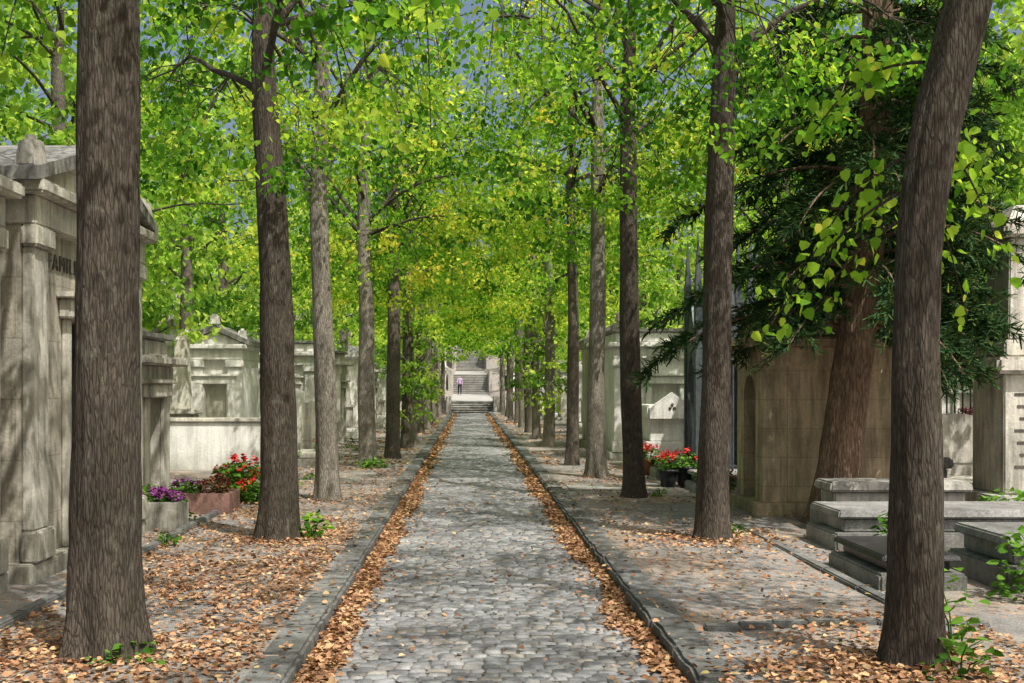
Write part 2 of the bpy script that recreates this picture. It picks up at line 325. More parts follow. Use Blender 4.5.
def smooth_path(pts,n):
    pts=np.asarray(pts,float); t=np.concatenate([[0],np.cumsum(np.linalg.norm(np.diff(pts,axis=0),axis=1))]); s=np.linspace(0,t[-1],n)
    q=np.stack([np.interp(s,t,pts[:,k]) for k in range(pts.shape[1])],1); k=max(3,n//9)|1; pad=k//2
    ke=np.ones(k)/k
    return np.stack([np.convolve(np.pad(q[:,c],pad,mode='reflect',reflect_type='odd'),ke,'valid') for c in range(q.shape[1])],1)
def trunk_mesh(name,pts,mat,seg,n,flare=.3,seed=0,rough=.04):
    q=smooth_path(pts,n); z0=q[0,2]; V=[]
    for i in range(n):
        x,y,z,r=q[i]; h=z-z0; fl=flare*math.exp(-h/.16)+.08*math.exp(-h/.6)
        for j in range(seg):
            a=2*math.pi*j/seg; ca,sa=math.cos(a),math.sin(a)
            lob=.5+.5*math.sin(a*5+seed)+.3*math.sin(a*3+seed*2)
            f=1+fl*(.45+.8*lob)
            nn=noise.noise(Vector((ca*2.2+seed,sa*2.2,z*.7)))*.12+noise.noise(Vector((ca*9+seed,sa*9,z*1.4)))*rough+abs(noise.noise(Vector((ca*16,sa*16+seed,z*2.5))))*rough
            rr=r*f*(1+nn); V.append((x+rr*ca,y+rr*sa,z))
    i=np.arange(n-1)[:,None]*seg; j=np.arange(seg)[None,:]; k=(j+1)%seg
    F=np.stack([i+j,i+k,i+seg+k,i+seg+j],-1).reshape(-1,4); return npmesh(name,V,F,[mat],smooth=True)

def linden(pts,mat,crown=None,cz=4.4,seg=24,n=40,scale=1.0,name='linden_tree',seed=0,shoot=None,sz=1.0,fork=None,rough=.05):
    last=pts[-1]; ex=list(pts)
    top=cz+(2.6 if crown in crowns_near else 4.5)*sz
    if last[2]<top: ex.append((last[0]+.08,last[1],top,.04))
    o=link(bpy.data.objects.new(name,trunk_mesh('trunk',ex,mat,seg,n,seed=seed,rough=rough)))
    q=smooth_path(ex,40); i=np.abs(q[:,2]-cz).argmin(); cx,cy=q[i,0],q[i,1]
    if crown:
        c=link(bpy.data.objects.new('foliage',crown),o); c.location=(cx,cy,cz); c.rotation_euler=(0,0,seed*1.7); c.scale=(scale,scale,sz)
    if shoot is not None:
        s=link(bpy.data.objects.new('trunk_shoots',shoots[seed%2]),o); s.location=(cx,cy,shoot); s.rotation_euler=(0,0,seed)
    if fork:
        for fp in fork:
            A=Acc(); A.add(*tube(smooth_path(fp,14)[:,:3],smooth_path(fp,14)[:,3],10),0); link(bpy.data.objects.new('limb',A.mesh('limb',[mat],True)),o)
    return o
z=.07
linden([(-2.16,6.8,z,.2),(-2.165,6.8,1,.188),(-2.17,6.8,2.2,.176),(-2.15,6.8,3.5,.168),(-2.15,6.8,4.5,.16)],bark_dark,crowns_near[0],4.5,72,150,seed=1,rough=.07)
linden([(2.55,6.55,z,.15),(2.58,6.55,1,.14),(2.57,6.55,2.1,.124),(2.60,6.55,2.78,.128),(2.72,6.55,3.35,.134),(2.89,6.55,3.95,.13),(3.1,6.55,4.8,.12)],bark_dark,crowns_near[1],4.95,72,150,seed=2,rough=.07)
linden([(-2.0,11.9,z,.20),(-1.99,11.9,1.04,.185),(-2.01,11.9,2.6,.165),(-2.1,11.9,4.18,.14),(-2.17,11.9,5.2,.12)],bark_dark,crowns_near[2],4.7,48,90,seed=3,rough=.06)
linden([(2.54,11.9,z,.165),(2.58,11.9,1.56,.15),(2.61,11.9,3.1,.14),(2.66,11.9,4.9,.12)],bark_dark,crowns_near[0],4.7,48,90,seed=4,rough=.06)
linden([(-1.99,16.1,z,.165),(-2.03,16.1,1.5,.148),(-2.08,16.1,2.93,.135),(-2.14,16.1,4.6,.12),(-2.08,16.1,6.2,.10)],bark_grey,crowns_near[1],5.4,40,80,seed=5,fork=[[(-2.12,16.1,4.1,.08),(-2.35,16.1,4.7,.07),(-2.7,16.1,5.6,.05),(-2.8,16,6.6,.03)],[(-2.1,16.1,4.6,.07),(-1.85,16.1,5.2,.06),(-1.7,16.1,6.2,.03)]])
linden([(2.41,16.5,z,.155),(2.35,16.5,1.5,.145),(2.32,16.5,3,.135),(2.30,16.5,5.9,.11)],bark_dark,crowns_near[2],5.2,40,80,seed=6)
linden([(2.26,20.2,z,.17),(2.25,20.2,1.5,.15),(2.29,20.2,3,.14),(2.28,20.2,6.4,.11)],bark_grey,crowns[2],5.2,32,60,seed=7)
linden([(-2.02,22.8,z,.175),(-2.07,22.8,1.6,.16),(-2.04,22.8,3,.15),(-2.12,22.8,5,.13)],bark_grey,crowns[3],4.5,32,60,seed=8)
linden([(2.11,23.3,z,.13),(2.14,23.3,3,.11),(2.08,23.3,6,.09)],bark_mid,crowns[0],4.9,32,60,seed=9)
linden([(-1.72,25.5,z,.16),(-1.68,25.5,3,.145),(-1.68,25.5,5,.13)],bark_mid,crowns[1],4.7,32,60,seed=10)
linden([(2.13,30.3,z,.15),(2.17,30.3,3,.13),(2.1,30.3,5.5,.11)],bark_grey,crowns[2],4.5,24,50,seed=11,shoot=1.9)
linden([(-1.62,29.5,z,.145),(-1.58,29.5,3,.13),(-1.6,29.5,5,.11)],bark_mid,crowns[3],4.4,24,50,seed=12,shoot=1.6)
yy=33.8; k=13
while yy<71:
    for s,x in ((-1,-1.6-.002*(yy-30)),(1,2.1-.002*(yy-30))):
        x+=random.uniform(-.05,.12)*s; y_=yy+s*.9+random.uniform(-.8,.8); rr=random.uniform(.12,.17)
        linden([(x,y_,z,rr),(x+random.uniform(-.12,.12),y_,3,rr*.87),(x+random.uniform(-.12,.12),y_,5,rr*.7)],[bark_mid,bark_grey,bark_grey,bark_mid][k%4],crowns_far[k%3],4.4+random.uniform(-.3,.5),18,36,seed=k,scale=.95,shoot=(1.9 if k in(14,15,19) else None)); k+=1
    yy+=5.2
for y0 in (1.2,-4.2):
    for x in (-2.3,2.8):
        linden([(x,y0,z,.2),(x,y0,3,.17),(x,y0,5,.14)],bark_dark,crowns_near[k%3],5.4,24,40,seed=k); k+=1

bgpos=[(-6.8,18.5,4.0,.85),(-9.5,16,3.2,1.1),(-8.4,23,3.6,1.0),(-12.5,21,2.4,1.2),(-7.0,27.5,3.8,.95),(-11,29,2.7,1.2),(-16,28,2,1.4),(-7.5,34,3.4,1.0),(-12,38,2.6,1.3),(-19,38,2,1.6),(-7.5,43,3,1.1),(-13,49,2.5,1.5),(-22,50,1.5,1.8),(-7.5,54,3,1.1),(-30,64,1,2.2),(-7.5,66,3,1.1),(-19,72,2,1.8),
 (7.8,20.5,3.6,.9),(10.5,17.5,3.6,1.1),(6.8,25,3.8,1.0),(11,25,2.8,1.2),(15,24,2.2,1.3),(7,32,3.4,1.05),(12,34,2.6,1.3),(18,35,2,1.5),(7.5,41,3.2,1.0),(13,45,2.5,1.4),(21,47,2,1.8),(7.5,50,3.2,1.1),(28,60,1,2.2),(7.5,60,3.2,1.1),(20,72,2,1.8)]
for i,(x,y,cz,s) in enumerate(bgpos):
    linden([(x,y,0,.2*s),(x+.2,y,cz,.16*s),(x+.1,y,cz+3,.12*s)],bark_mid,crowns_bg[i%3],cz,14,24,scale=s,sz=s*1.0,name='cemetery_tree',seed=i+3)

# ---------------------------------------------------------------- terrain
def hz(y):
    ys=[-1e3,72,73.8,106,109.6,130,139,190,260]; zs=[0,0,.75,1.05,2.9,3.5,6.9,12,16]
    return float(np.interp(y,ys,zs))
xs=[-400,-150,-70,-40,-25,-15,-10]+list(np.arange(-8,-1.3,.35))+[-1.14,-1.1,1.36,1.4]+list(np.arange(1.6,8,.35))+[10,15,25,40,70,150,400]
ys=[-60,-30,-10]+list(np.arange(0,34,.5))+list(np.arange(34,72,2))+[72,73.8,80,90,106,109.6,118,130,139,150,165,190,225,260,600]
V=[];F=[]
for y in ys:
    for x in xs:
        if -1.12<x<1.38: zz=-.05
        else: zz=.1+.025*noise.noise(Vector((x*.8,y*.5,0)))*(1 if 1.6<abs(x)<9 else 0)
        if y>72:
            h=hz(y)-.06; side=max(0,abs(x-.1)-1.6)
            zz=h+ (0 if side==0 else min(side*.12,6)+.3)
        V.append((x,y,zz))
nx=len(xs)
for i in range(len(ys)-1):
    for j in range(nx-1): F.append((i*nx+j,i*nx+j+1,(i+1)*nx+j+1,(i+1)*nx+j))
link(bpy.data.objects.new('ground',npmesh('ground',V,F,[gm])))
rb=[];rf=[]
xx=np.linspace(-1.05,1.31,9)
for y in (-12,72):
    for x in xx: rb.append((x,y,-.004+.03*(1-((x-.13)/1.15)**2)))
for j in range(8): rf.append((j,j+1,9+j+1,9+j))
road=link(bpy.data.objects.new('cobblestone_road',npmesh('road_bed',rb,rf,[jm])))
A=Acc(); r=rng
T=[];g=[0,.12,.88,1]
for b in range(4):
    for a in range(4):
        x,y=g[a],g[b]; e=(a in(0,3)); f=(b in(0,3))
        if e and f: x=.03 if a==0 else .97; y=.04 if b==0 else .96
        T.append((x,y,(-.008 if (e or f) else .004)))
T=np.array(T); TF=np.array([(b*4+a,b*4+a+1,b*4+a+5,b*4+a+4) for b in range(3) for a in range(3)])
Pos=[];Sz=[]
y=-2.0
while y<72:
    rowd=r.uniform(.08,.105); x=-1.0-r.uniform(0,.12); w0=r.uniform(.10,.13)
    while x<1.24:
        w=w0*r.uniform(.75,1.35); x2=min(x+w,1.25)
        if x2-x>.04: Pos.append((max(x,-1.0),y+.01*math.sin(x*3+y)+r.uniform(-.004,.004))); Sz.append((x2-max(x,-1.0)-.006,rowd-.008))
        x+=w
    y+=rowd
Pos=np.array(Pos);Sz=np.array(Sz);n=len(Pos)
und=np.array([.01*noise.noise(Vector((p[0]*1.5,p[1]*1.2,0))) for p in Pos])
zc=.03*(1-((Pos[:,0]+Sz[:,0]/2-.13)/1.15)**2)+r.normal(0,.0022,n)+und+.003
tx=r.normal(0,.028,n);ty=r.normal(0,.028,n)
VX=Pos[:,0:1]+T[None,:,0]*Sz[:,0:1]; VY=Pos[:,1:2]+T[None,:,1]*Sz[:,1:2]
VZ=zc[:,None]+T[None,:,2]+tx[:,None]*(T[None,:,0]-.5)*Sz[:,0:1]+ty[:,None]*(T[None,:,1]-.5)*Sz[:,1:2]
V=np.stack([VX,VY,VZ],-1).reshape(-1,3)+r.normal(0,.0018,(n*16,3))
F=((np.arange(n)*16)[:,None,None]+TF[None]).reshape(-1,4)
st=link(bpy.data.objects.new('cobbles',npmesh('cobbles',V,F,[cm],tint=np.repeat(np.clip(r.normal(.5,.27,n),0,1),16),smooth=True)),road)
def kerb(x0,x1):
    bm=bmesh.new(); y=-3
    while y<72:
        L=random.uniform(.75,1.25); y2=min(y+L,72); dx=random.uniform(-.014,.014); dz=random.uniform(-.014,.014)
        vs=[bm.verts.new((x+dx,yy,zz)) for zz in(-.06,.118+dz) for x,yy in((x0,y+.006),(x1,y+.006),(x1,y2-.006),(x0,y2-.006))]
        fs=[bm.faces.new([vs[i] for i in f]) for f in ((3,2,1,0),(4,5,6,7),(0,1,5,4),(1,2,6,5),(2,3,7,6),(3,0,4,7))]
        y=y2
    bmesh.ops.bevel(bm,geom=bm.edges[:],offset=.022,segments=2,affect='EDGES')
    bmesh.ops.subdivide_edges(bm,edges=[e for e in bm.edges if e.calc_length()>.4],cuts=5)
    for v in bm.verts:
        v.co+=Vector((1,.3,1))*.014*noise.noise(v.co*5)
    bm_obj('stone_kerb',bm,kerb_stone,None,False)
kerb(-1.24,-.99); kerb(1.24,1.49)

def stairs(y0,z0,y1,z1,n,x0,x1):
    e=empty('stone_stairs')
    for i in range(n):
        ya=y0+(y1-y0)*i/n; zb=z0+(z1-z0)*(i+1)/n
        box(e,'riser_%d'%(i+1),x0,x1,ya+.03,y1+.3-.001*i,z0-.3 - .002*i,zb-.05,riser_stone,.01)
        box(e,'tread_%d'%(i+1),x0-.01,x1+.01,ya,ya+(y1-y0)/n+.04,zb-.048,zb+.002,concrete,.01)
    for s,xa in ((-1,x0-.36),(1,x1+.04)):
        box(e,'side_wall',xa,xa+.32,y0-.2,y1+.4,z0-.3,z1+.35,limestone_grey,.03)
stairs(72,0,73.8,.75,5,-1.1,1.5); stairs(106,1.05,109.6,2.9,11,-1.6,1.8); stairs(130,3.5,139,6.9,20,-1.6,1.9)
for a,b in ((74.1,106),(109.9,130)):
    V=[(-1.6,a,hz(a)+.012),(1.9,a,hz(a)+.012),(1.9,b,hz(b)+.012),(-1.6,b,hz(b)+.012)]
    link(bpy.data.objects.new('stone_path',npmesh('path',V,[(0,1,2,3)],[concrete])))
mausoleum('hilltop_chapel',(-.2,142.5),0,3.6,3,2.4,limestone_white,z=7.0,dw=1.0)
for i in range(28):
    s=-1 if i%2 else 1; y=77+i*3.4+random.uniform(-1,1); x=.2+s*(5.2+random.uniform(0,5) + (i%3)*3); zz=hz(y)+min((abs(x)-1.6)*.12,6)
    sc=random.uniform(.95,1.5)
    linden([(x,y,zz,.25),(x,y,zz+3,.2),(x,y,zz+5,.15)],bark_grey,crowns_bg[i%3],zz+1.8+random.uniform(0,1.2),10,16,scale=sc,sz=sc,name='hillside_tree',seed=i)
for i in range(20):
    s=-1 if i%2 else 1; y=78+i*3.1; x=.2+s*(3.0+random.uniform(0,1.2)); zz=hz(y)+.25
    if i%3==0: mausoleum('hillside_tomb',(x,y),0,1.5,1.6,1.8,[limestone,limestone_white,limestone_grey][i%3],z=zz,dw=.6,dh=1.3,pil=False,rise=.35)
    else: stele('hillside_gravestone',(x,y),0,.9,random.uniform(1.1,1.7),.25,[limestone,limestone_white,limestone_grey][i%3],['round','point','flat'][i%3],0,z=zz)
r2=np.random.default_rng(5)
n=22000; a=r2.uniform(-1.25,1.25,n); D=r2.uniform(95,190,n); P=np.stack([np.sin(a)*D,np.cos(a)*D,np.zeros(n)],1)
top=9+ (D-95)*.12+3*np.sin(a*23)+2*np.sin(a*51+D*.1)
P[:,2]=r2.uniform(0,1,n)**.8*top+1
keep=(np.abs(P[:,0])>5)|(P[:,1]>160); P=P[keep]
V,F,t=leaves(P,1.1,.6,.8,np.clip(r2.normal(.5,.2,len(P)),0,1),r=r2)
link(bpy.data.objects.new('distant_tree_mass',npmesh('distant_tree_mass',V,F,[leaf_bg],tint=t)))

# ---------------------------------------------------------------- left side structures
mausoleum('family_mausoleum',(-3.66,10.85),rad(90),3.1,2.6,3.05,grey_ashlar,'gable',dw=1.0,dh=2.05,text='FAMILLE  RENAUD',trim=limestone,rise=.45)
mausoleum('stone_mausoleum',(-3.72,7.45),rad(90),2.7,2.5,2.95,grey_ashlar,'flat',dw=.9,trim=limestone)
mausoleum('small_mausoleum',(-4.05,14.6),rad(90),1.6,2.0,1.75,limestone,'flat',dw=.6,dh=1.3,pil=False)
e=empty('low_stone_wall',(0,0,.1))
box(e,'front_wall',-6.2,-3.95,22,22.25,-.2,.92,limestone_white,.02); box(e,'coping',-6.25,-3.9,21.95,22.3,.923,1.0,limestone,.02); box(e,'side_wall',-4.2,-3.95,22.253,25,-.2,.92,limestone_white,.02)
obelisk('grave_obelisk',(-5.85,23.2),2.75,.35,limestone)
mausoleum('white_mausoleum',(-5.9,26.5),0,1.25,2,2.35,limestone_white,'gable',dw=.5,dh=1.5,pil=True,rise=.3,door=limestone)
mausoleum('corniced_tomb',(-5.0,30.5),0,1.9,2,2.3,limestone_white,'flat',dw=.6,dh=1.5,door=limestone)
stele('gravestone',(-4.5,27.6),0,1.0,1.5,.25,limestone_white,'flat')
stele('gravestone',(-3.3,24.5),0,.8,1.3,.2,limestone,'round')
mausoleum('white_mausoleum',(-7.5,29.0),0,1.5,2,2.5,limestone_white,'gable',dw=.6,dh=1.6,rise=.4,cross=True,door=limestone_grey)
mausoleum('white_mausoleum',(-8.6,21.5),rad(20),1.6,2,2.3,limestone_white,'gable',dw=.6,dh=1.5,rise=.35)
yy=33.5;i=0
while yy<70:
    m=[limestone,limestone_white,limestone_grey,limestone_white][i%4]
    for s in(-1,1):
        x=s*(3.7+random.uniform(0,.4))+(.3 if s>0 else 0); h=random.uniform(1.7,2.5); t=(i+(s>0))%3
        if t==0: mausoleum('roadside_mausoleum',(x,yy),rad(-90*s),1.6,1.8,h,m,'gable' if i%2 else 'flat',dw=.6,dh=1.4,rise=.35,cross=(i%4==0),pil=False)
        elif t==1: stele('gravestone',(x+s*1.4,yy),rad(-90*s),.9,h*.8,.25,m,['round','point','flat'][i%3])
        else: obelisk('grave_obelisk',(x+s*.5,yy),h+.4,.3,m)
        if i%2: mausoleum('rear_mausoleum',(x+s*3.4,yy+.8),0,1.7,2,h+.6,m,'gable',dw=.6,dh=1.5,pil=False,rise=.4,door=limestone)
    yy+=2.7;i+=1

# ---------------------------------------------------------------- right side structures
mausoleum('beige_mausoleum',(3.66,14.85),rad(-90),1.35,1.95,1.98,beige_ashlar,'flat',arch=True,dw=.62,dh=1.6,pil=False,trim=beige_ashlar)
mausoleum('white_tomb',(4.35,25.2),0,2.3,2.2,2.35,limestone_white,'flat',dw=.6,dh=1.5,pil=True,door=limestone_white)
e=chest_tomb('sarcophagus',3.35,4.35,21.6,23.4,1.25,limestone_white); 
poly(e,'gable_end',[(-.42,1.0),(.42,1.0),(.42,1.2),(0,1.5),(-.42,1.2)],-.95,-.8,limestone_white)
for dx,dz in((-.04,1.2),(.04,1.2),(0,1.265)): 
    o=lathe(e,'trefoil_lobe',[(.025,-.01),(.03,0),(.025,.01)],0,0,carved,16); o.rotation_euler=(rad(90),0,0); o.location=(dx,-.96,dz)
mausoleum('white_tomb',(5.6,20.2),0,1.9,2.2,2.45,limestone_white,'flat',dw=.6,dh=1.5,pil=False,door=limestone)
mausoleum('white_tomb',(3.9,29.5),0,1.5,2.2,2.5,limestone,'gable',dw=.6,dh=1.5,pil=True,rise=.4,door=limestone_white)
e=empty('gothic_iron_chapel',(4.08,18.6,.1))
box(e,'base',-.5,.5,-.5,.5,-.2,.3,iron_grey,.02)
for sx in(-1,1):
    for sy in(-1,1):
        box(e,'corner_post',sx*.42-.06,sx*.42+.06,sy*.42-.06,sy*.42+.06,.303,2.9,iron_grey,.01); box(e,'pinnacle_collar',sx*.42-.085,sx*.42+.085,sy*.42-.085,sy*.42+.085,2.903,3.0,iron_grey,.01); box(e,'pinnacle',sx*.42-.065,sx*.42+.065,sy*.42-.065,sy*.42+.065,3.003,4.05,iron_grey,.005,.058)
for rz in range(4):
    ee=bpy.data.objects.new('side_%d'%rz,None); link(ee,e); ee.rotation_euler=(0,0,rz*math.pi/2)
    pts=[(-.35,.31),(-.28,.31),(-.28,1.7),(-.15,2.0),(0,2.15),(.15,2.0),(.28,1.7),(.28,.31),(.35,.31),(.35,2.3),(0,2.95),(-.35,2.3)]
    poly(ee,'gothic_gable',pts,-.45,-.41,iron_grey)
    for kx in(-.14,0,.14): box(ee,'bar',kx-.012,kx+.012,-.43,-.415,.31,2.0,iron_grey,.003)
box(e,'spire',-.3,.3,-.3,.3,2.62,4.3,iron_grey,.005,.28)
e=empty('tall_monument',(6.62,13.6,.1))
box(e,'plinth',-.62,.62,-.6,.6,-.2,.35,limestone_grey,.02); box(e,'die',-.42,.42,-.42,.42,.353,1.75,limestone,.015); box(e,'die_cornice',-.55,.55,-.55,.55,1.753,1.95,limestone,.04)
box(e,'upper_base',-.4,.4,-.4,.4,1.953,2.15,limestone,.02); box(e,'shaft',-.32,.32,-.32,.32,2.153,3.35,limestone,.015,.03); box(e,'cap_moulding',-.4,.4,-.4,.4,3.353,3.5,limestone,.03); box(e,'cap',-.33,.33,-.33,.33,3.503,3.75,limestone,.02,.16)
for i in range(7): box(e,'engraved_line',-.3+.03*(i%3),.3-.04*(i%2),-.428,-.4215,1.5-i*.14,1.53-i*.14,carved,0)
e=empty('iron_fence',(0,0,.1)); box(e,'fence_footing',7.2,12,19.9,20.2,-.2,.75,limestone_grey,.02)
x=7.3
while x<12: box(e,'bar',x-.012,x+.012,20.04,20.065,.752,1.9,iron,.002); box(e,'spear',x-.028,x+.028,20.035,20.07,1.9,2.05,iron,.002,.012); x+=.14
box(e,'rail',7.25,11.95,20.03,20.075,1.65,1.69,iron,.004); box(e,'rail',7.25,11.95,20.03,20.075,.95,.99,iron,.004)
mausoleum('white_tomb',(10.2,23),0,2.0,2.2,2.0,limestone_white,'gable',dw=.6,dh=1.3,pil=False,door=limestone)
chest_tomb('granite_tomb',3.55,6.6,11.0,12.0,.40,granite)
chest_tomb('granite_tomb',3.95,5.6,12.5,13.2,.55,granite,limestone_grey)
chest_tomb('flat_tomb',5.3,6.2,14.4,16.0,.7,limestone_grey,granite)
stele('gravestone',(7.4,17.2),0,.9,1.2,.2,limestone,'round')
chest_tomb('black_granite_tomb',3.25,3.95,9.0,10.3,.26,granite,black_granite)
chest_tomb('granite_tomb',4.2,6.2,8.9,10.0,.42,granite,granite)
chest_tomb('low_grave',3.4,4.3,16.8,18.0,.3,concrete)
chest_tomb('low_grave',-4.2,-3.2,18.4,20.2,.28,concrete)
chest_tomb('low_grave',3.3,4.2,19.3,20.9,.35,limestone_grey)
e=empty('stone_edging',(0,0,.1))
px=1.55; 
for i in range(8):
    a=px+i*.24; yb=7.45+.12*math.sin(i*.5)+i*.02; box(e,'edge_stone',a,a+.232,yb,yb+.09,-.1,.035,kerb_stone,.01)
box(empty('stone_slab',(0,0,.1)),'slab',1.56,3.2,17.5,18.5,-.1,.02,concrete,.01)
box(empty('stone_slab',(0,0,.1)),'slab',-3.6,-1.9,19.2,19.9,-.1,.02,concrete,.01)
e=empty('stone_edging',(0,0,.1))
for i in range(14): box(e,'edge_stone',-3.15-.01*i,-3.05-.01*i,7.0+i*.9,7.88+i*.9,-.1,.05,kerb_stone,.012)
e=empty('stone_edging',(0,0,.1))
for i in range(9): box(e,'edge_stone',3.06,3.16,7.2+i*.9,8.08+i*.9,-.1,.03,kerb_stone,.012)

# ---------------------------------------------------------------- plants
def plant(name,x,y,z0,R,H,n,size,flower=None,nf=0,fs=.03,lm=plantleaf,parent=None):
    A=Acc(); u=rng.uniform(0,1,(n,3)); a=u[:,0]*6.283; rr=R*np.sqrt(u[:,1]); h=H*u[:,2]*np.sqrt(np.clip(1-(rr/R)**2*.6,0,1))
    P=np.stack([x+rr*np.cos(a),y+rr*np.sin(a),z0+h],1); V,F,t=leaves(P,size,.2,.7); A.add(V,F,0,t)
    for i in range(max(6,n//25)):
        q=P[rng.integers(n)]; A.add(*tube([(x+(q[0]-x)*.3,y+(q[1]-y)*.3,z0-.03),((x+q[0])/2,(y+q[1])/2,z0+(q[2]-z0)*.6),q],[.006,.005,.003],4),0)
    for i in range(nf):
        a=random.uniform(0,6.283); q=R*math.sqrt(random.random()); c=np.array([x+q*math.cos(a),y+q*math.sin(a),z0+H*math.sqrt(max(.1,1-(q/R)**2*.6))*random.uniform(.85,1.15)])
        P=c+rng.normal(0,fs*.6,(14,3)); V,F,t=leaves(P,fs,-.4,.9); A.add(V,F,1,t)
    return link(bpy.data.objects.new(name,A.mesh(name,[lm,flower or plantleaf])),parent)
def planter(name,x0,x1,y0,y1,h,mat):
    e=empty(name,(0,0,.1)); w=.05
    box(e,'front',x0,x1,y0,y0+w,-.05,h,mat,.01); box(e,'back',x0,x1,y1-w,y1,-.05,h,mat,.01)
    box(e,'side',x0,x0+w,y0+w+.002,y1-w-.002,-.05,h,mat,.01); box(e,'side',x1-w,x1,y0+w+.002,y1-w-.002,-.05,h,mat,.01)
    box(e,'soil',x0+w,x1-w,y0+w,y1-w,-.04,h-.05,soil,0); return e
planter('stone_planter',-3.62,-3.2,12.6,13.0,.32,limestone_grey); 
plant('purple_flower_plant',-3.5,12.8,.38,.16,.16,160,.045,purple,22,.028); plant('purple_flower_plant',-3.32,12.8,.38,.13,.12,120,.045,purple,12,.028)
planter('pink_granite_planter',-3.95,-3.02,14.3,15.0,.26,pink_granite)
plant('heather_plant',-3.25,14.65,.33,.2,.2,420,.035,rust,30,.03,lm=heather); plant('pink_flower_plant',-3.65,14.65,.33,.2,.16,220,.05,purple,14,.03)
plant('red_geranium',-3.25,16.2,.15,.36,.52,700,.07,red,16,.045); plant('red_geranium',-3.0,15.7,.12,.2,.3,260,.06,red,6,.04)
plant('shrub',-3.9,13.6,.1,.25,.5,300,.06)
def pot(x,y,mat,flower,h=.28,r=.15,z=.1):
    e=empty('flower_pot',(x,y,z)); lathe(e,'pot',[(r*.65,0),(r*.8,h*.5),(r*.95,h*.85),(r*1.05,h*.86),(r*1.05,h),(r*.88,h),(r*.86,h*.9)],0,0,mat,18)
    plant('geranium' if flower==red else 'potted_flowers',0,0,h-.02,r*1.4,.26,200,.05,flower,12 if flower else 0,.038,parent=e)
pot(3.15,18.0,iron,red,.3,.16); pot(3.45,18.1,iron,red,.34,.18); pot(3.75,18.3,terracotta,red,.3,.15); pot(3.3,20.9,terracotta,red); pot(3.5,15.7,iron,pink,.22,.12); pot(3.4,16.3,iron,None,.3,.14); pot(8.8,20.1,iron,pink,.2,.15,.85); pot(9.3,20.1,iron,red,.2,.15,.85);pot(-3.0,23.6,terracotta,red); pot(-3.4,21.6,terracotta,pink)
plant('grave_plant',4.05,10.6,.12,.25,.5,220,.08); plant('weeds',4.35,8.6,.1,.35,.6,240,.07); plant('weeds',2.9,6.75,.1,.14,.55,60,.07); plant('weeds',-1.65,11.95,.1,.16,.3,90,.07,lm=leaf); plant('weeds',-1.95,6.55,.1,.25,.12,70,.05)
plant('weeds',-1.9,22.4,.1,.3,.22,160,.07); plant('weeds',4.6,8.3,.1,.3,.35,160,.07); plant('weeds',2.7,6.3,.1,.2,.25,60,.06); plant('ivy_plant',6.0,12.6,.1,.4,.5,300,.07)
for i in range(14):
    s=random.choice((-1,1)); plant('weeds',s*random.uniform(2.7,3.4),random.uniform(9,34),.1,.14,.14,50,.05)

def spray(A,p0,p1,sag,n,size):
    t=np.linspace(0,1,10)[:,None]; p=np.array(p0)*(1-t)+np.array(p1)*t; p[:,2]+=sag*np.sin(t[:,0]*np.pi); A.add(*tube(p,np.linspace(.012,.003,10),5),1)
    L=np.array(p1)-np.array(p0)
    q=rng.uniform(.15,1.02,n)[:,None]; P=np.array(p0)*(1-q)+np.array(p1)*q; P[:,2]+=sag*np.sin(q[:,0]*np.pi); P+=rng.normal(0,.07,(n,3))
    d=rng.normal(0,1,(n,3))+L/np.linalg.norm(L)*.6; d[:,2]-=.9
    V,F,tt=leaves(P,size,dirs=d,tilt=1.2,tint=np.clip(rng.normal(.55,.16,n),0,.93)); A.add(V,F,0,tt)
A=Acc()
spray(A,(2.65,6.9,3.1),(2.1,7.3,2.35),.15,34,.075); spray(A,(2.65,6.9,2.9),(1.9,7.2,2.08),.12,44,.08); spray(A,(2.62,7,2.9),(2.35,7.6,2.5),.1,30,.075); spray(A,(2.6,6.9,2.7),(2.15,7.2,2.15),.08,34,.075)
spray(A,(2.7,6.8,3.2),(3.3,7.0,2.45),.2,44,.075); spray(A,(2.75,6.8,3.4),(3.3,7.4,2.9),.2,40,.08); spray(A,(2.7,6.9,3.0),(3.15,7.2,2.15),.15,40,.075); spray(A,(2.8,7,3.7),(2.3,8,3.3),.2,60,.08)
link(bpy.data.objects.new('hanging_linden_branch',A.mesh('hanging_linden_branch',[leaf,bark_dark])))

